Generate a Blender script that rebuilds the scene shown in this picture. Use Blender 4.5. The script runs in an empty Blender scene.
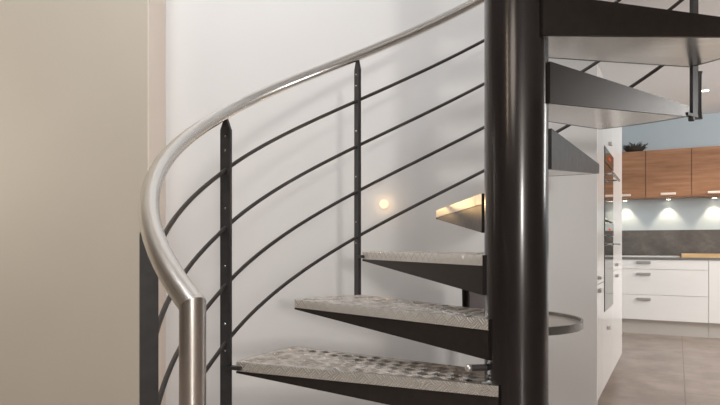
import bpy, bmesh, math, random
from math import sin, cos, pi, radians as R
from mathutils import Vector, Matrix
random.seed(7)
SC = bpy.context.scene
C = SC.collection
CAMZ = 1.035

# ------------------------------------------------------------------ materials
def mat(name, color, rough=.5, metal=0., spec=.5, coat=0.):
    m = bpy.data.materials.new(name); m.use_nodes = True
    b = m.node_tree.nodes['Principled BSDF']
    b.inputs['Base Color'].default_value = (*color, 1)
    b.inputs['Roughness'].default_value = rough
    b.inputs['Metallic'].default_value = metal
    b.inputs['Specular IOR Level'].default_value = spec
    if coat:
        b.inputs['Coat Weight'].default_value = coat
        b.inputs['Coat Roughness'].default_value = .12
    return m
def nodes(m): return m.node_tree.nodes, m.node_tree.links, m.node_tree.nodes['Principled BSDF']
def texco(m, kind='Object', scale=(1, 1, 1)):
    n, l, b = nodes(m)
    t = n.new('ShaderNodeTexCoord'); mp = n.new('ShaderNodeMapping')
    mp.inputs['Scale'].default_value = scale
    l.new(t.outputs[kind], mp.inputs['Vector'])
    return mp.outputs['Vector']
def noise(m, vec, scale, detail=4, rough=.5):
    n, l, b = nodes(m)
    t = n.new('ShaderNodeTexNoise'); t.inputs['Scale'].default_value = scale
    t.inputs['Detail'].default_value = detail; t.inputs['Roughness'].default_value = rough
    l.new(vec, t.inputs['Vector']); return t.outputs['Fac']
def ramp(m, fac, stops):
    n, l, b = nodes(m)
    r = n.new('ShaderNodeValToRGB'); e = r.color_ramp.elements
    while len(e) < len(stops): e.new(.5)
    for q, (p, c) in zip(e, stops): q.position = p; q.color = (*c, 1)
    l.new(fac, r.inputs['Fac']); return r.outputs['Color']
def bump(m, h, strength=.2, dist=.01):
    n, l, b = nodes(m)
    p = n.new('ShaderNodeBump'); p.inputs['Strength'].default_value = strength
    p.inputs['Distance'].default_value = dist
    l.new(h, p.inputs['Height']); l.new(p.outputs['Normal'], b.inputs['Normal'])
def math_(m, op, a, b_=None, c=None):
    n, l, b = nodes(m)
    q = n.new('ShaderNodeMath'); q.operation = op
    for i, x in enumerate((a, b_, c)):
        if x is None: continue
        if isinstance(x, (int, float)): q.inputs[i].default_value = x
        else: l.new(x, q.inputs[i])
    return q.outputs[0]
def mix_rough(m, fac, lo, hi):
    n, l, b = nodes(m)
    r = n.new('ShaderNodeMapRange'); r.inputs['To Min'].default_value = lo; r.inputs['To Max'].default_value = hi
    l.new(fac, r.inputs['Value']); l.new(r.outputs[0], b.inputs['Roughness'])

def plaster(name, col, rough=.55, k=.06):
    m = mat(name, col, rough, 0, .3); n, l, b = nodes(m)
    v = texco(m); f = noise(m, v, 1.3, 3)
    c2 = tuple(x*(1-k) for x in col)
    l.new(ramp(m, f, [(.3, c2), (.7, col)]), b.inputs['Base Color'])
    bump(m, noise(m, v, 160, 2), .05, .002)
    return m
WALL = plaster('white plaster', (.735, .725, .72), .5, .03)
WALLB = plaster('beige plaster', (.50, .45, .385), .5, .05)
WALLR = plaster('taupe plaster', (.34, .31, .28), .6, .04)
KWALL = plaster('pale blue plaster', (.46, .535, .585), .6, .03)
CEIL = plaster('ceiling paint', (.93, .91, .90), .7, .02)

def brushed(name, col, rough, axis_scale, metal=1.):
    m = mat(name, col, rough, metal); n, l, b = nodes(m)
    v = texco(m, 'Object', axis_scale); f = noise(m, v, 8, 3)
    mix_rough(m, f, rough*.8, rough*1.25)
    return m
STEEL = brushed('brushed stainless steel', (.74, .72, .69), .27, (40, 40, 3))
RAIL = mat('satin stainless steel', (.72, .70, .67), .25, 1)
STEEL2 = brushed('steel sheet', (.70, .68, .66), .22, (4, 40, 40))
CHROME = mat('polished steel', (.72, .72, .72), .12, 1)
def dark_metal(name, col, rough, coat=0.):
    m = mat(name, col, rough, .15, .35, coat); n, l, b = nodes(m)
    f = noise(m, texco(m), 35, 4)
    l.new(ramp(m, f, [(.3, tuple(x*.85 for x in col)), (.75, tuple(x*1.15 for x in col))]), b.inputs['Base Color'])
    mix_rough(m, f, rough*.85, rough*1.2)
    return m
DARK = dark_metal('black brown painted steel', (.024, .019, .017), .36)
POLE = mat('black lacquered steel', (.022, .018, .018), .24, .4, .6, .3)
ROD = dark_metal('black steel rod', (.052, .045, .042), .35)
BAR = dark_metal('anthracite flat bar', (.042, .040, .042), .4)

def checker_plate(name, axes):
    """Five-bar tread plate: square cells, each with raised bars, turned from cell to cell."""
    m = mat(name, (.64, .61, .57), .3, 1.); n, l, b = nodes(m)
    t = n.new('ShaderNodeTexCoord'); s = n.new('ShaderNodeSeparateXYZ'); l.new(t.outputs['Object'], s.inputs[0])
    X = s.outputs[axes[0]]; Y = s.outputs[axes[1]]
    cell = .034
    p = math_(m, 'MULTIPLY', math_(m, 'ADD', X, Y), .7071/cell)
    q = math_(m, 'MULTIPLY', math_(m, 'SUBTRACT', X, Y), .7071/cell)
    par = math_(m, 'FLOORED_MODULO', math_(m, 'ADD', math_(m, 'FLOOR', p), math_(m, 'FLOOR', q)), 2)
    wp = math_(m, 'SINE', math_(m, 'MULTIPLY', p, 2*pi*4)); wq = math_(m, 'SINE', math_(m, 'MULTIPLY', q, 2*pi*4))
    w = math_(m, 'ADD', math_(m, 'MULTIPLY', wp, par), math_(m, 'MULTIPLY', wq, math_(m, 'SUBTRACT', 1, par)))
    # bars stop short of the cell edge
    fp = math_(m, 'ABSOLUTE', math_(m, 'SUBTRACT', math_(m, 'FRACT', p), .5))
    fq = math_(m, 'ABSOLUTE', math_(m, 'SUBTRACT', math_(m, 'FRACT', q), .5))
    ed = math_(m, 'LESS_THAN', math_(m, 'MAXIMUM', fp, fq), .45)
    h = math_(m, 'MULTIPLY', math_(m, 'MAXIMUM', w, 0), ed)
    bump(m, h, 1., .006)
    d = noise(m, texco(m), 14, 4)
    k = math_(m, 'ADD', math_(m, 'MULTIPLY', h, .75), math_(m, 'MULTIPLY', d, .3))
    l.new(ramp(m, k, [(.1, (.55, .51, .46)), (.75, (.95, .92, .87))]), b.inputs['Base Color'])
    b.inputs['Metallic'].default_value = .55
    mix_rough(m, d, .26, .42)
    return m
PLATE = mat('aluminium tread plate', (.74, .71, .67), .3, 1.)
def worn(m):
    n, l, b = nodes(m); d = noise(m, texco(m), 12, 4)
    l.new(ramp(m, d, [(.3, (.60, .565, .53)), (.7, (.80, .77, .73))]), b.inputs['Base Color']); mix_rough(m, d, .2, .36)
worn(PLATE)
PLATEF = checker_plate('aluminium tread plate folded', (0, 2))

def wood(name, a, c, dd, scale, rough=.45):
    m = mat(name, a, rough, 0, .4); n, l, b = nodes(m)
    v = texco(m, 'Object', scale); f = noise(m, v, 2.2, 6, .6)
    l.new(ramp(m, f, [(.28, dd), (.5, a), (.72, c)]), b.inputs['Base Color'])
    return m
WALNUT = wood('walnut veneer', (.33, .165, .088), (.43, .235, .135), (.23, .108, .058), (.9, .9, 9))
OAK = wood('oak board', (.62, .42, .22), (.72, .52, .30), (.50, .32, .16), (1.2, 9, 9))
WHITE = mat('white lacquer front', (.86, .85, .84), .22, 0, .5)
WHITES = mat('white carcass', (.80, .78, .76), .4, 0, .4)
PLINTH = mat('grey plinth', (.56, .52, .48), .4)
GREYH = mat('brushed handle', (.55, .54, .53), .35, .9)
PINKH = mat('pale handle', (.82, .72, .64), .4, .2)
GLASSK = mat('black oven glass', (.02, .018, .017), .06, 0, .8)
RUBBER = mat('dark seam', (.03, .03, .03), .6)
TWIG = mat('dark twig', (.045, .038, .034), .7)
def slate():
    m = mat('slate panel', (.16, .15, .145), .45); n, l, b = nodes(m)
    f = noise(m, texco(m, 'Object', (1, 1, 1.4)), 4.5, 6, .65)
    l.new(ramp(m, f, [(.3, (.05, .046, .045)), (.55, (.095, .088, .086)), (.75, (.15, .142, .138))]), b.inputs['Base Color'])
    return m
SLATE = slate()
WTOP = mat('grey worktop', (.20, .19, .185), .35)
def tiles():
    m = mat('taupe floor tile', (.34, .28, .24), .32); n, l, b = nodes(m)
    v = texco(m)
    br = n.new('ShaderNodeTexBrick'); br.offset = .5
    br.inputs['Scale'].default_value = 1; br.inputs['Mortar Size'].default_value = .004
    br.inputs['Brick Width'].default_value = 1.2; br.inputs['Row Height'].default_value = .6
    br.inputs['Mortar Smooth'].default_value = .3
    mp = n.new('ShaderNodeMapping'); mp.inputs['Rotation'].default_value = (0, 0, R(90)); mp.inputs['Location'].default_value = (.55, -.05, 0)
    l.new(v, mp.inputs['Vector']); l.new(mp.outputs[0], br.inputs['Vector'])
    f = noise(m, texco(m, 'Object', (1.2, 1, 1)), 3.2, 7, .62)
    col = ramp(m, f, [(.28, (.22, .172, .148)), (.5, (.32, .258, .225)), (.74, (.43, .36, .32))])
    l.new(col, br.inputs['Color1']); l.new(col, br.inputs['Color2'])
    br.inputs['Mortar'].default_value = (.19, .155, .135, 1)
    l.new(br.outputs['Color'], b.inputs['Base Color'])
    mix_rough(m, f, .28, .45)
    bump(m, br.outputs['Fac'], -.1, .002)
    return m
TILE = tiles()
def emit(name, col, s):
    m = bpy.data.materials.new(name); m.use_nodes = True
    n = m.node_tree.nodes; n.clear()
    e = n.new('ShaderNodeEmission'); o = n.new('ShaderNodeOutputMaterial')
    e.inputs[0].default_value = (*col, 1); e.inputs[1].default_value = s
    m.node_tree.links.new(e.outputs[0], o.inputs[0]); return m
LED = emit('warm lamp lens', (1.5, 1.12, .66), 1)
LEDK = emit('warm cabinet lamp', (1, .86, .66), 18)
LEDC = emit('ceiling lamp lens', (1, .92, .80), 12)
REDL = emit('red oven display', (1, .12, .08), .7)

# ------------------------------------------------------------------ mesh helpers
def add_box(bm, x0, x1, y0, y1, z0, z1, bevel=0):
    v = [bm.verts.new(p) for p in ((x0, y0, z0), (x1, y0, z0), (x1, y1, z0), (x0, y1, z0), (x0, y0, z1), (x1, y0, z1), (x1, y1, z1), (x0, y1, z1))]
    fs = [bm.faces.new([v[i] for i in q]) for q in ((3, 2, 1, 0), (4, 5, 6, 7), (0, 1, 5, 4), (1, 2, 6, 5), (2, 3, 7, 6), (3, 0, 4, 7))]
    if bevel:
        es = list({e for f in fs for e in f.edges})
        bmesh.ops.bevel(bm, geom=es, offset=bevel, segments=2, affect='EDGES', profile=.5)
def add_tube(bm, pts, r, seg=14, cap=True, up=Vector((0, 0, 1))):
    pts = [Vector(p) for p in pts]; rings = []
    n = len(pts)
    for i, p in enumerate(pts):
        t = (pts[min(i+1, n-1)]-pts[max(i-1, 0)]).normalized()
        u = up if abs(t.dot(up)) < .95 else Vector((1, 0, 0))
        s = t.cross(u).normalized(); w = s.cross(t).normalized()
        rr = r[i] if isinstance(r, (list, tuple)) else r
        rings.append([bm.verts.new(p+s*rr*cos(2*pi*k/seg)+w*rr*sin(2*pi*k/seg)) for k in range(seg)])
    for a, b in zip(rings, rings[1:]):
        for k in range(seg): bm.faces.new((a[k], a[(k+1) % seg], b[(k+1) % seg], b[k]))
    if cap: bm.faces.new(rings[0][::-1]); bm.faces.new(rings[-1])
def add_lathe(bm, prof, seg=48, cx=0, cy=0):
    rings = []
    for r, z in prof:
        rings.append([bm.verts.new((cx+max(r, 1e-4)*cos(2*pi*k/seg), cy+max(r, 1e-4)*sin(2*pi*k/seg), z)) for k in range(seg)])
    for a, b in zip(rings, rings[1:]):
        for k in range(seg): bm.faces.new((a[k], a[(k+1) % seg], b[(k+1) % seg], b[k]))
    bm.faces.new(rings[0][::-1]); bm.faces.new(rings[-1])
def add_ring(bm, r0, r1, z0, z1, seg=64):
    c = []
    for k in range(seg):
        a = 2*pi*k/seg
        c.append([bm.verts.new((r*cos(a), r*sin(a), z)) for r, z in ((r0, z0), (r1, z0), (r1, z1), (r0, z1))])
    for k in range(seg):
        a, b = c[k], c[(k+1) % seg]
        for i in range(4): bm.faces.new((a[i], b[i], b[(i+1) % 4], a[(i+1) % 4]))
def add_prism(bm, poly, ztop, zbot):
    """poly: plan outline; ztop/zbot: numbers or functions of the plan point"""
    zt = ztop if callable(ztop) else (lambda p: ztop); zb = zbot if callable(zbot) else (lambda p: zbot)
    T = [bm.verts.new((*p, zt(p))) for p in poly]; B = [bm.verts.new((*p, zb(p))) for p in poly]
    n = len(poly)
    bm.faces.new(T); bm.faces.new(B[::-1])
    for i in range(n): bm.faces.new((T[i], B[i], B[(i+1) % n], T[(i+1) % n]))
def obj(name, bm, m, parent=None, smooth=False, loc=(0, 0, 0), rotz=0):
    bmesh.ops.recalc_face_normals(bm, faces=bm.faces[:])
    me = bpy.data.meshes.new(name); bm.to_mesh(me); bm.free()
    me.materials.append(m)
    if smooth:
        me.polygons.foreach_set('use_smooth', [True]*len(me.polygons))
        me.set_sharp_from_angle(angle=R(40))
    o = bpy.data.objects.new(name, me); C.objects.link(o)
    o.location = loc; o.rotation_euler = (0, 0, rotz)
    if parent: o.parent = parent
    return o
def box(name, dims, m, parent=None, bevel=0, loc=(0, 0, 0)):
    bm = bmesh.new(); add_box(bm, *dims, bevel); return obj(name, bm, m, parent, False, loc)
def tag(o, label, cat, group=None):
    o['label'] = label; o['category'] = cat
    if group: o['group'] = group
    return o
def thing(name, label, cat, loc=(0, 0, 0), rotz=0, group=None):
    o = bpy.data.objects.new(name, None); C.objects.link(o); o.empty_display_size = .1
    o.location = loc; o.rotation_euler = (0, 0, rotz)
    return tag(o, label, cat, group)
def struct(name, bm, m, parent=None, smooth=False):
    o = obj(name, bm, m, parent, smooth)
    if not parent: o['kind'] = 'structure'
    return o
def copy_part(o, parent):
    c = o.copy(); C.objects.link(c); c.parent = parent
    for ch in [k for k in C.objects if k.parent == o]: copy_part(ch, c)
    return c

# ------------------------------------------------------------------ the stair's measurements
PX, PY = -.480, 2.026                 # axis of the stair column
RISE, AL = .2115, 21.75                  # rise and turn per tread
def ang(th): return R(208-th)         # stair angle (clockwise going up) to world angle
def sp(th, r, z): a = ang(th); return Vector((r*cos(a), r*sin(a), z))      # relative to the column foot
TH1 = 17.4; Z1 = CAMZ-.457
def tz(n): return Z1+(n-1)*RISE
def rail_r(th):
    t = min((th-13.45)/45, 0); return 1.1037-.0545*t+.0332*t*t
def rail_z(th): return CAMZ+.484+.2224*(th-13.45)/22.79
WV = 3.73                             # plane of the wall behind the stair
WU = -.414                            # where that wall ends and the tall cabinets begin

# ------------------------------------------------------------------ room shell
bm = bmesh.new(); add_box(bm, -7.7, 4.5, -4, 8.3, -.1, 0); struct('floor', bm, TILE)
def cw(x, y): return (x*.8829-y*.4695, x*.4695+y*.8829)      # level distances from the photographer (right, ahead) to room axes
WD = (1/math.hypot(1, .1014), -.1014/math.hypot(1, .1014))      # run of the stair wall
def wall_at(px):                     # point of the stair wall met at that bearing
    r = (px-360)/596.; d = (3.75-.1014*1.227)/(1+.1014*r); return (r*d, d)
A_ = (-1.227, 3.75); B_ = (1.386, 3.485)
WROT = R(28)-math.atan(.1014)
bm = bmesh.new(); add_prism(bm, [cw(*A_), cw(*B_), (cw(*B_)[0], WV+.019), cw(1.25, 3.565), cw(-1.217, 3.85)], 4.6, 0); struct('wall_back', bm, WALL)
bm = bmesh.new(); add_box(bm, WU+.001, .9, WV, WV+.1, 2.7, 4.6); struct('wall_upper', bm, WALL)
bm = bmesh.new(); add_prism(bm, [cw(-1.25, 3.515), cw(*A_), cw(-1.217, 3.85), cw(-6.6, 4.4), cw(-6.6, 4.057)], 4.6, 0); struct('wall_left', bm, WALLB)
bm = bmesh.new(); add_prism(bm, [cw(-1.25, 3.512), cw(-1.2265, 3.7495), cw(-1.2235, 3.7492), cw(-1.247, 3.512)], 4.6, 0); struct('lit_return_1', bm, plaster('lit face plaster', (.90, .80, .71), .5, .02))  # thin sheet over the wall's return face, its stronger light painted as paler colour
bm = bmesh.new(); add_box(bm, -7.7, -7.6, -4, 1, 0, 4.6); struct('wall_far_left', bm, WALLB)
bm = bmesh.new(); add_box(bm, -1.1, 4.5, 8.23, 8.3, 0, 2.6); struct('wall_kitchen', bm, KWALL)
bm = bmesh.new(); add_box(bm, -1.1, -1.03, WV+.02, 8.23, 0, 2.6); struct('wall_kitchen_left', bm, KWALL)
bm = bmesh.new(); add_box(bm, 4.5, 4.6, -4, 8.3, 0, 2.6); struct('wall_right', bm, WALLR)
bm = bmesh.new(); add_box(bm, .9, 1., -4, WV, 2.6, 4.6); struct('wall_stairwell', bm, WALL)
bm = bmesh.new(); add_box(bm, -1.1, 4.5, WV, 8.3, 2.6, 2.7); add_box(bm, .9, 4.5, -4, WV, 2.6, 2.7); struct('ceiling', bm, CEIL)
bm = bmesh.new(); add_box(bm, -7.7, 1., -4, WV+.1, 4.6, 4.7); struct('ceiling_stairwell', bm, CEIL)
# wall behind the photographer with a window
WX0, WX1, WZ0, WZ1 = 3.35, 3.95, 1.2, 1.95
bm = bmesh.new()
add_box(bm, -7.7, WX0, -4.1, -4, 0, 4.6); add_box(bm, WX1, 4.5, -4.1, -4, 0, 4.6)
add_box(bm, WX0, WX1, -4.1, -4, 0, WZ0); add_box(bm, WX0, WX1, -4.1, -4, WZ1, 4.6); struct('wall_rear', bm, WALLR)
bm = bmesh.new()
for a in ((WX0, WX0+.06, WZ0, WZ1), (WX1-.06, WX1, WZ0, WZ1), (WX0, WX1, WZ0, WZ0+.06), (WX0, WX1, WZ1-.06, WZ1), ((WX0+WX1)/2-.03, (WX0+WX1)/2+.03, WZ0, WZ1)):
    add_box(bm, a[0], a[1], -4.08, -4.02, a[2], a[3])
struct('window_1', bm, WHITES)

# ------------------------------------------------------------------ spiral staircase
ST = thing('spiral_staircase', 'dark spiral staircase with metal checker plate treads, thick black column and curved steel handrail', 'staircase', (PX, PY, 0))
bm = bmesh.new(); add_lathe(bm, [(.105, .012), (.105, 4.2)], 96); COL = obj('column', bm, POLE, ST, True)
bm = bmesh.new(); add_lathe(bm, [(.19, 0), (.19, .010), (.186, .012)], 64); obj('base_plate', bm, POLE, COL, True)

RT = 1.06
def pol(r, ph): return (r*cos(R(ph)), -r*sin(R(ph)))
LI, TI = pol(.115, -64), pol(.115, AL+67)
arc = [pol(RT, AL*k/8) for k in range(9)]
OUT = [LI]+arc+[TI]
def depth(p):
    r = math.hypot(*p); r = min(max(r, .11), RT)
    return .136+(.045-.136)*(r-.11)/(RT-.11)
def inset(poly, d):
    n = len(poly); out = []
    for i in range(n):
        a, b, c = Vector(poly[i-1]), Vector(poly[i]), Vector(poly[(i+1) % n])
        e1 = (b-a).normalized(); e2 = (c-b).normalized()
        n1 = Vector((e1.y, -e1.x)); n2 = Vector((e2.y, -e2.x))     # outline runs clockwise
        k = (n1+n2).normalized(); out.append(tuple(b+k*(d/max(.3, k.dot(n1)))))
    return out
INN = inset(OUT, .004)
def make_tread():
    bm = bmesh.new(); add_prism(bm, inset(OUT, .0035), 0, -.005)
    q = .7071; cell = .042; lim = inset(OUT, .016)
    def inside(p):
        return all((lim[(i+1) % len(lim)][0]-lim[i][0])*(p[1]-lim[i][1])-(lim[(i+1) % len(lim)][1]-lim[i][1])*(p[0]-lim[i][0]) < 0 for i in range(len(lim)))
    N = 40
    for i in range(-N, N):
        for j in range(-N, N):
            cx, cy = (i+.5)*cell, (j+.5)*cell
            c = Vector(((cx-cy)*q, (cx+cy)*q))
            if not inside(c) or c.length < .1: continue
            u, v = (Vector((q, q)), Vector((-q, q))) if (i+j) % 2 else (Vector((-q, q)), Vector((-q, -q)))
            for k in range(-2, 3):
                m0 = c+v*(k*cell*.19); L_ = cell*(.46 if k % 2 == 0 else .40); W_ = cell*.075
                if not (inside(m0+u*L_) and inside(m0-u*L_)): continue
                e = [bm.verts.new((*(m0+u*a*L_+v*b_*W_), -.0002)) for a, b_ in ((-1, 0), (-.8, -1), (.8, -1), (1, 0), (.8, 1), (-.8, 1))]
                t1 = bm.verts.new((*(m0-u*L_*.7), .0026)); t2 = bm.verts.new((*(m0+u*L_*.7), .0026))
                for f in ((e[0], e[1], t1), (e[1], e[2], t2, t1), (e[2], e[3], t2), (e[3], e[4], t2), (e[4], e[5], t1, t2), (e[5], e[0], t1)): bm.faces.new(f)
    tr = obj('tread', bm, PLATE, ST)
    # folded front strip along the leading edge, round the outer corner
    bm = bmesh.new()
    a, b = Vector(OUT[0]), Vector(OUT[1]); ia, ib = Vector(INN[0]), Vector(INN[1])
    add_prism(bm, [tuple(a), tuple(b), tuple(ib), tuple(ia)], 0, -.036)
    ns = obj('nosing', bm, PLATEF, tr); ns['label'] = 'light checker plate strip folded down over the front edge'
    ns.rotation_euler = (0, 0, 0)
    # tapered dark side plates, outer end and inner end
    bm = bmesh.new(); t = .006; I2 = inset(INN, t); I3 = inset(OUT, .0034); n = len(INN)
    for i in range(n):
        j = (i+1) % n
        if i == 0: add_prism(bm, [INN[0], INN[1], I2[1], I2[0]], -.0052, lambda p: -depth(p))
        else: add_prism(bm, [OUT[i], OUT[j], I2[j], I2[i]], -.0052, lambda p: -depth(p)); add_prism(bm, [OUT[i], OUT[j], I3[j], I3[i]], 0, -.0052)
    br = obj('bracket', bm, DARK, tr); br['label'] = 'dark tapered side plates carrying the tread'
    bm = bmesh.new(); add_prism(bm, I2, lambda p: -depth(p)+.005, lambda p: -depth(p)+.001)
    u = obj('underside_panel', bm, STEEL2, tr); u['label'] = 'bare steel sheet closing the tread from below'
    return tr
T0 = make_tread()
for n in range(-1, 13):
    tr = T0 if n == -1 else copy_part(T0, ST)
    tr.location = (0, 0, tz(n)); tr.rotation_euler = (0, 0, ang(TH1+(n-1)*AL))

# handrail, rods, newel
th_new = -47.5
pts = [sp(th, rail_r(th), rail_z(th)) for th in [th_new+k*2.5 for k in range(0, 116)]]
bm = bmesh.new(); add_tube(bm, pts, .0248, 28)
d1 = (pts[1]-pts[0]).normalized(); d2 = Vector((0, 0, -1)); mn = (d1-d2).normalized()
def mitre(bm, p, d, r):           # cut the tube end that lies within r of the joint on the mitre plane
    bm.verts.ensure_lookup_table()
    for v in bm.verts:
        if abs((v.co-p).dot(d)) < 1e-3 and (v.co-p).length < r*1.05: v.co -= d*((v.co-p).dot(mn)/d.dot(mn))
mitre(bm, pts[0], d1, .0248)
HR = obj('handrail', bm, RAIL, ST, True); HR['label'] = 'brushed stainless steel tube handrail'
tp = pts[0]
bm = bmesh.new()
add_tube(bm, [(tp.x, tp.y, .006), (tp.x, tp.y, tp.z)], .0245, 28); mitre(bm, Vector(tp), d2, .0245)
NW = obj('newel_post', bm, RAIL, ST, True); NW['label'] = 'brushed stainless steel starting post'
bm = bmesh.new(); add_lathe(bm, [(.05, 0), (.05, .008), (.046, .010)], 32, tp.x, tp.y); obj('floor_flange', bm, STEEL, NW, True)
TH_P = [17.3+43.45*(k-1) for k in range(6)]
for k in range(1, 5):
    bm = bmesh.new()
    q = [sp(th, rail_r(th), rail_z(th)-.2265*k+.002) for th in [TH_P[0]+m*2.5 for m in range(0, 91)]]
    add_tube(bm, q, .0082, 12); obj('railing_rod', bm, ROD, ST, True)
# flat bar balusters
bm = bmesh.new(); add_lathe(bm, [(.0045, 0), (.0045, .0015), (.003, .003)], 12); SM = bm
scr_me = None
for i, th in enumerate(TH_P):
    n = -1+2*i
    zb = (tz(n-1)-.045 if n > -1 else .0); zt = rail_z(th)-.020
    w, t = .022, .0075
    a = ang(th); c = sp(th, rail_r(th), 0)
    bm = bmesh.new()
    sect = [(zb, w), (zt-.05, w), (zt-.012, .008), (zt, .005)]
    rings = []
    for z, ww in sect:
        rings.append([bm.verts.new((x, y, z)) for x, y in ((-ww, -t), (ww, -t), (ww, t), (-ww, t))])
    for p, q in zip(rings, rings[1:]):
        for k in range(4): bm.faces.new((p[k], p[(k+1) % 4], q[(k+1) % 4], q[k]))
    bm.faces.new(rings[0][::-1]); bm.faces.new(rings[-1])
    bl = obj('baluster', bm, BAR, ST, False, (c.x, c.y, 0), a)
    # screws beside each rod on the flat face that looks down the stair (local +y)
    zs = [] if i == 0 else [zt-.075]+[rail_z(th)-.2265*k+.075 for k in range(1, 5)]+[rail_z(th)-.2265*4-.03]
    for z in zs:
        if scr_me is None:
            s = obj('screw', SM, CHROME, bl, True); s['label'] = 'shiny screw head'; scr_me = s
        else:
            s = scr_me.copy(); C.objects.link(s); s.parent = bl
        s.location = (0, t, z); s.rotation_euler = (R(-90), 0, 0)
    if n == 7:
        bm = bmesh.new(); zc = tz(n-1); add_lathe(bm, [(.016, zc-.046), (.013, zc), (.012, zc+.08), (.013, zc+.15), (.016, zc+RISE-.05)], 20, .038, 0)
        f = obj('spacer', bm, BAR, bl, True); f['label'] = 'dark waisted spacer tube between two treads'
    if n > -1:      # foot joining the bar to the two treads it meets
        bm = bmesh.new(); zc = tz(n-1)
        add_box(bm, -.07, .012, -.012, .012, zc-.044, zc-.030); obj('fixing_lug', bm, BAR, bl)
        bm = bmesh.new(); add_box(bm, -.07, .012, -.012, .012, zc+RISE-.030, zc+RISE-.016); obj('fixing_lug', bm, BAR, bl)
        bm = bmesh.new(); add_lathe(bm, [(.010, zc-.062), (.013, zc-.058), (.013, zc-.046), (.010, zc-.043)], 6, -.02, 0)
        obj('nut', bm, BAR, bl)

# round-headed stop under the second visible tread, on a short bar from the column
bm = bmesh.new()
th_b = TH1+AL*1.25
p0 = sp(-8, .10, tz(2)-.165); p1 = sp(-8, .165, tz(2)-.165)
add_tube(bm, [p0, p1], .011, 16); SB = obj('stop_bar', bm, BAR, ST, True); SB['label'] = 'short dark bar fixed to the column'
bm = bmesh.new(); bmesh.ops.create_uvsphere(bm, u_segments=20, v_segments=12, radius=.0135, matrix=Matrix.Translation(p1))
obj('ball_end', bm, GREYH, SB, True)

# ------------------------------------------------------------------ round metal table under the stairs
def cam2w(px, d, z):          # helper used to measure where a thing stands: column, distance, height
    x = (px-360)/596.*d; return Vector((x*.8829-d*.4695, x*.4695+d*.8829, z))
tp_ = cam2w(495, 2.75, 0); TBH = .705
TB = thing('side_table', 'round metal rimmed side table half hidden behind the black stair column', 'table', (tp_.x, tp_.y, 0))
bm = bmesh.new(); add_ring(bm,   .372, .382, TBH-.034, TBH, 96); obj('rim', bm, mat('dark steel rim', (.34, .345, .34), .25, .9), TB, True)
bm = bmesh.new(); add_lathe(bm, [(.372, TBH-.024), (.372, TBH-.014)], 96); obj('tabletop', bm, mat('grey table top', (.62, .58, .54), .2, 0, .5), TB, True)
bm = bmesh.new(); add_lathe(bm, [(.03, .02), (.025, .06), (.025, TBH-.024)], 32); obj('stem', bm, DARK, TB, True)
bm = bmesh.new(); add_lathe(bm, [(.22, 0), (.22, .012), (.06, .022), (.03, .03)], 64); obj('base', bm, DARK, TB, True)
bm = bmesh.new(); add_lathe(bm, [(.32, .245), (.33, .25), (.33, .26), (.32, .265)], 64); obj('lower_shelf', bm, GREYH, TB, True)
q = cam2w(465.5, 2.62, TBH-.0135)
CS = thing('candlestick', 'short dark stem on a flared foot seen between two treads', 'candlestick', q)
bm = bmesh.new(); add_lathe(bm, [(.035, 0), (.033, .006), (.016, .02), (.014, .06), (.016, .15), (.02, .17)], 28); obj('stem', bm, DARK, CS, True)
bm = bmesh.new(); add_lathe(bm, [(.03, .17), (.034, .185), (.03, .20)], 28); obj('cup', bm, DARK, CS, True)
q = cam2w(481, 2.66, TBH-.0135)
PF = thing('picture_frame', 'small pale upright card holder right of the dark stem, between two treads', 'frame', q, R(20))
bm = bmesh.new(); add_box(bm, -.05, .05, .0, .006, 0, .15); obj('card', bm, mat('pale paper', (.75, .73, .80), .4), PF)
bm = bmesh.new()
for d in ((-.056, -.05, 0, .156), (.05, .056, 0, .156), (-.056, .056, .15, .156), (-.056, .056, -.0, .006)): add_box(bm, d[0], d[1], -.004, .01, d[2], d[3])
obj('frame', bm, CHROME, PF)

# ------------------------------------------------------------------ wall lamp
lx, ly = wall_at(384); lu, lv = cw(lx, ly); lz = 1.283
WL = thing('wall_light', 'small round glowing wall lamp behind the railing', 'lamp', (lu, lv, lz), WROT)
bm = bmesh.new(); add_ring(bm, .024, .030, 0, .006, 40); bmesh.ops.rotate(bm, verts=bm.verts, matrix=Matrix.Rotation(R(90), 3, 'X')); obj('trim_ring', bm, WHITES, WL, True)
bm = bmesh.new(); add_lathe(bm, [(.024, .001), (.024, .006), (.020, .012), (.012, .016), (0, .017)], 40); bmesh.ops.rotate(bm, verts=bm.verts, matrix=Matrix.Rotation(R(90), 3, 'X')); obj('lens', bm, LED, WL, True)

# ------------------------------------------------------------------ tall kitchen cabinets (fronts face +X)
def handle_x(parent, u, v, z, ln=.07):        # small bar handle on a front that faces +X
    bm = bmesh.new(); add_box(bm, u, u+.022, v-ln/2, v+ln/2, z-.011, z+.011, .003); return obj('handle', bm, GREYH, parent)
def front_x(name, parent, v0, v1, z0, z1):
    bm = bmesh.new(); add_box(bm, WU-.02, WU, v0+.002, v1-.002, z0+.002, z1-.002, .0015); return obj(name, bm, WHITE, parent)
def tall(label, v0, v1, boxes):
    t = thing('tall_cabinet', label, 'cabinet', ((WU-1.0)/2, (v0+v1)/2, 0), 0, 'tall white kitchen cabinets')
    off = Matrix.Translation(-t.location)
    bm = bmesh.new()
    for bx in boxes: add_box(bm, -1.02, WU-.021, v0+.001, v1-.001, bx[0], bx[1])
    obj('body', bm, WHITES, t).matrix_local = off
    bm = bmesh.new(); add_box(bm, -1.0, WU-.07, v0+.001, v1-.001, 0, .11); obj('plinth', bm, PLINTH, t).matrix_local = off
    return t, off
V = [WV+.021, 4.118, 4.73, 5.54]; TOP = 2.11
t, off = tall('narrow white tall cabinet next to the end of the stair wall', V[0], V[1], [(.11, TOP)])
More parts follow.
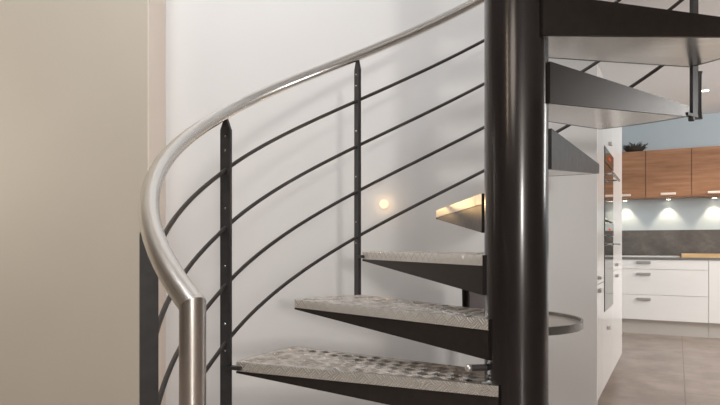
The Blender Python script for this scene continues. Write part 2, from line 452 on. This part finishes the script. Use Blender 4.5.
for z0, z1, hz in ((.11, .80, .763), (.80, TOP, .84)):
    d = front_x('door', t, V[0], V[1], z0, z1); d.matrix_local = off; handle_x(d, WU, V[0]+.06, hz)
t, off = tall('white tall cabinet housing the two built-in ovens', V[1], V[2], [(.11, .60)])
bm = bmesh.new(); add_box(bm, -1.02, WU-.021, V[1]+.001, V[2]-.001, 1.68, TOP); obj('top_box', bm, WHITES, t).matrix_local = off
bm = bmesh.new(); add_box(bm, -1.02, -.98, V[1]+.001, V[2]-.001, .60, 1.68)
add_box(bm, -.98, WU-.001, V[1]+.001, V[1]+.016, .60, 1.68); add_box(bm, -.98, WU-.001, V[2]-.016, V[2]-.001, .60, 1.68); obj('oven_housing', bm, WHITES, t).matrix_local = off
d = front_x('drawer', t, V[1], V[2], .11, .60); d.matrix_local = off; handle_x(d, WU, (V[1]+V[2])/2-.1, .48, .05)
d = front_x('door', t, V[1], V[2], 1.68, TOP); d.matrix_local = off; handle_x(d, WU, (V[1]+V[2])/2, 1.73, .05)
t, off = tall('wide white tall cabinet at the far end of the oven row', V[2], V[3], [(.11, TOP)])
for z0, z1, hz in ((.11, .84, .80), (.84, TOP, .885)):
    d = front_x('door', t, V[2], V[3], z0, z1); d.matrix_local = off; handle_x(d, WU, V[2]+.22, hz)
def oven(label, z0, z1, hz, panel):
    v0, v1 = V[1]+.017, V[2]-.017
    t = thing('oven', label, 'oven', (-.7, (v0+v1)/2, z0), 0, 'built-in ovens')
    off = Matrix.Translation(-t.location)
    bm = bmesh.new(); add_box(bm, -.97, WU-.03, v0, v1, z0+.001, z1); obj('body', bm, PLINTH, t).matrix_local = off
    pz = z1-panel
    bm = bmesh.new(); add_box(bm, WU-.029, WU+.004, v0, v1, z0+.003, pz-.004, .002); d = obj('door', bm, GLASSK, t); d.matrix_local = off
    bm = bmesh.new(); add_tube(bm, [(WU+.045, v0+.04, hz), (WU+.045, v1-.04, hz)], .010, 14)
    for vv in (v0+.07, v1-.07): add_tube(bm, [(WU+.004, vv, hz), (WU+.045, vv, hz)], .007, 10)
    obj('handle', bm, CHROME, d, True)
    bm = bmesh.new(); add_box(bm, WU-.029, WU+.006, v0, v1, pz, z1-.002, .002); c = obj('control_panel', bm, GREYH if panel > .1 else GLASSK, t); c.matrix_local = off
    bm = bmesh.new(); add_box(bm, WU+.006, WU+.007, (v0+v1)/2-.06, (v0+v1)/2+.06, pz+panel*.4, pz+panel*.55); obj('display', bm, REDL, c)
oven('large black glass oven, the lower of two stacked ovens', .60, 1.19, 1.04, .09)
oven('compact black glass oven above the large oven', 1.195, 1.675, 1.50, .10)

# ------------------------------------------------------------------ kitchen back run (fronts face -Y)
FV = 7.63; BW = 8.23
def bar_y(parent, u, v, z, ln=.15, m=GREYH, h=.03):
    bm = bmesh.new(); add_box(bm, u-ln/2, u+ln/2, v-.025, v, z-h/2, z+h/2, .006); return obj('handle', bm, m, parent)
def base(label, u0, u1, fronts):
    t = thing('base_cabinet', label, 'cabinet', ((u0+u1)/2, (FV+BW)/2, 0), 0, 'white base cabinets along the kitchen wall')
    off = Matrix.Translation(-t.location)
    bm = bmesh.new(); add_box(bm, u0+.001, u1-.001, FV+.021, BW-.002, .17, .868); obj('body', bm, WHITES, t).matrix_local = off
    bm = bmesh.new(); add_box(bm, u0+.001, u1-.001, FV+.06, BW-.05, 0, .17); obj('plinth', bm, PLINTH, t).matrix_local = off
    for nm, a, b, z0, z1, hu, hz in fronts:
        bm = bmesh.new(); add_box(bm, a+.002, b-.002, FV, FV+.02, z0+.002, z1-.002, .0015); d = obj(nm, bm, WHITE, t); d.matrix_local = off
        if hz: bar_y(d, hu, FV, hz)
U0, U1 = -.99, .31
base('wide white drawer cabinet with three long grey handles', U0, U1,
     [('drawer', U0, U1, .755, .866, -.34, .835), ('drawer', U0, U1, .46, .755, -.34, .70), ('drawer', U0, U1, .17, .46, -.34, .41)])
base('plain white base cabinet right of the drawers, below the oak board', U1, .91, [('door', U1, .91, .17, .866, 0, 0)])
base('white base cabinet at the right end of the kitchen run', .91, 1.7, [('door', .91, 1.305, .17, .866, 1.2, .80), ('door', 1.305, 1.7, .17, .866, 1.41, .80)])
wt = box('worktop', (-1.02, 1.72, FV-.012, BW-.012, .87, .892), WTOP, bevel=.002); tag(wt, 'thin grey worktop over the white base cabinets', 'worktop')
st = box('hob', (-.78, .03, FV+.02, FV+.50, .893, .906), mat('pale glass hob edge', (.80, .80, .80), .2, .2), bevel=.003); tag(st, 'flat pale hob lying on the worktop left of the oak board', 'hob')
ob = box('chopping_board', (.045, 1.0, FV-.015, FV+.45, .893, .935), OAK, bevel=.004); tag(ob, 'long thick oak board lying on the worktop', 'board')
bs = box('backsplash', (-1.02, 1.72, BW-.011, BW-.001, .893, 1.218), SLATE); tag(bs, 'dark slate splashback panel behind the worktop', 'splashback')
US = [-1.0, -.81, -.33, .15, .63, 1.11]
UV, UZ0, UZ1 = 7.88, 1.60, 2.16
names = [None, 'walnut wall cabinet under the dark twig bowl, beside the white tall cabinets', 'walnut wall cabinet above the drawers, second from the left in view', 'walnut wall cabinet cut by the right edge of the photo', 'walnut wall cabinet right of the one above the oak board']
LUZ = []
for i in range(1, 5):
    u0, u1 = US[i], US[i+1]
    t = thing('wall_cabinet', names[i], 'cabinet', ((u0+u1)/2, (UV+BW)/2, UZ0), 0, 'walnut wall cabinets')
    off = Matrix.Translation(-t.location)
    bm = bmesh.new(); add_box(bm, u0+.001, u1-.001, UV+.021, BW-.002, UZ0, UZ1); obj('body', bm, WALNUT, t).matrix_local = off
    bm = bmesh.new(); add_box(bm, u0+.003, u1-.003, UV, UV+.02, UZ0, UZ1, .002); d = obj('door', bm, WALNUT, t); d.matrix_local = off
    bar_y(d, (u0+u1)/2, UV, UZ0+.035, .16, PINKH, .028)
    c = ((u0+u1)/2, UV+.265)
    bm = bmesh.new(); add_ring(bm, .026, .034, UZ0-.014, UZ0, 32); l = obj('lamp', bm, CHROME, t, True, ); l.matrix_local = off @ Matrix.Translation((*c, 0)); l['label'] = 'small round spot lamp under the cabinet'
    bm = bmesh.new(); add_lathe(bm, [(.026, UZ0-.012), (.026, UZ0)], 32); obj('lens', bm, LEDK, l, True)
    LUZ.append((*c, UZ0-.02))
# bowl of twigs on the first cabinet
tb = thing('twig_bowl', 'dark bowl of spiky twigs on top of the left walnut cabinet', 'decoration', (-.455, 7.99, UZ1))
bm = bmesh.new(); add_lathe(bm, [(.05, 0), (.09, .015), (.12, .05), (.115, .05), (.085, .02), (.04, .008)], 32); obj('bowl', bm, TWIG, tb, True)
bm = bmesh.new()
for k in range(60):
    a = random.uniform(0, 2*pi); r0 = random.uniform(.0, .09); el = random.uniform(.1, 1.3); ln = random.uniform(.07, .15)
    p = Vector((r0*cos(a), r0*sin(a), .03)); d = Vector((cos(a)*cos(el), sin(a)*cos(el), sin(el)*.8))
    j = Vector((random.uniform(-.02, .02), random.uniform(-.02, .02), random.uniform(0, .02)))
    add_tube(bm, [p, p+d*ln*.5+j, p+d*ln], [.006, .008, .001], 5)
obj('twigs', bm, TWIG, tb)
# ceiling downlight in the kitchen
def downlight(u, v, label):
    t = thing('ceiling_light', label, 'lamp', (u, v, 2.6), 0, 'kitchen ceiling downlights')
    bm = bmesh.new(); add_ring(bm, .035, .048, -.008, -.0005, 36); obj('trim_ring', bm, CHROME, t, True)
    bm = bmesh.new(); add_lathe(bm, [(.035, -.007), (.035, -.001)], 36); obj('lens', bm, LEDC, t, True)
DL = [(.25, 6.95, 'small recessed lamp in the kitchen ceiling right of the stair railing')]
for q in DL: downlight(*q)

# ------------------------------------------------------------------ lights
def light(name, typ, loc, energy, col=(1, 1, 1), target=None, **k):
    d = bpy.data.lights.new(name, typ); d.energy = energy; d.color = col
    for a, b in k.items(): setattr(d, a, b)
    o = bpy.data.objects.new(name, d); C.objects.link(o); o.location = loc
    if target is not None: o.rotation_euler = (Vector(target)-Vector(loc)).to_track_quat('-Z', 'Y').to_euler()
    return o
light('stairwell daylight', 'AREA', (-1.6, .6, 4.5), 135, (.92, .96, 1), (-1.5, 2.2, 1.6), shape='RECTANGLE', size=2.2, size_y=1.4)
light('window daylight', 'AREA', ((WX0+WX1)/2, -3.95, (WZ0+WZ1)/2), 135, (1, .96, .90), (-.5, 2, 1.5), shape='RECTANGLE', size=.42, size_y=.55)
light('room fill', 'AREA', (*cw(-.8, -.8), 2.5), 12, (1, .90, .78), (-.2, 2.6, .8), shape='DISK', size=.9)  # unseen fill light, added to soften the column's shadow on the wall
light('left room lamp', 'AREA', (*cw(-2.4, -.9), 2.7), 12, (1, .80, .58), (*cw(-2.2, 3.5), 1.4), shape='RECTANGLE', size=.3, size_y=1.0)
light('left side lamp', 'AREA', (*cw(-3.3, 2.6), 1.7), 10, (1, .92, .80), (*cw(-2.9, 3.8), 1.5), shape='DISK', size=1.0)
light('wall lamp beam', 'SPOT', (*cw(lx, ly-.03), lz), 3, (1, .62, .26), (*cw(lx+.3, 0), lz-.05), spot_size=R(150), spot_blend=.6, shadow_soft_size=.02)
light('wall lamp glow', 'POINT', (*cw(lx, ly-.05), lz), .11, (1, .66, .32), shadow_soft_size=.012)
for x, y, z in LUZ:
    light('cabinet lamp beam', 'SPOT', (x, y, z), 9, (1, .80, .56), (x, y+.15, 0), spot_size=R(80), spot_blend=.5, shadow_soft_size=.02)
light('kitchen daylight', 'AREA', (3.0, 5.8, 2.3), 135, (1, .98, .95), (-.2, 7.2, .7), shape='RECTANGLE', size=1.8, size_y=1.6)
light('kitchen downlight', 'SPOT', (.25, 6.95, 2.57), 40, (1, .9, .76), (.25, 6.95, 0), spot_size=R(120), spot_blend=.6, shadow_soft_size=.04)

w = bpy.data.worlds.new('World'); SC.world = w; w.use_nodes = True
w.node_tree.nodes['Background'].inputs[0].default_value = (.9, .95, 1, 1)
w.node_tree.nodes['Background'].inputs[1].default_value = 1.0

cd = bpy.data.cameras.new('Camera'); cam = bpy.data.objects.new('Camera', cd); C.objects.link(cam)
cam.location = (0, 0, CAMZ); cam.rotation_euler = (R(90), 0, R(28))
cd.sensor_width = 36; cd.lens = 596/720*36; cd.shift_y = 42.5/720; cd.clip_start = .02
SC.camera = cam
SC.view_settings.view_transform = 'Standard'; SC.view_settings.look = 'None'; SC.view_settings.gamma = 1
SC.view_settings.exposure = .08
SC.cycles.max_bounces = 10; SC.cycles.diffuse_bounces = 6; SC.cycles.glossy_bounces = 5
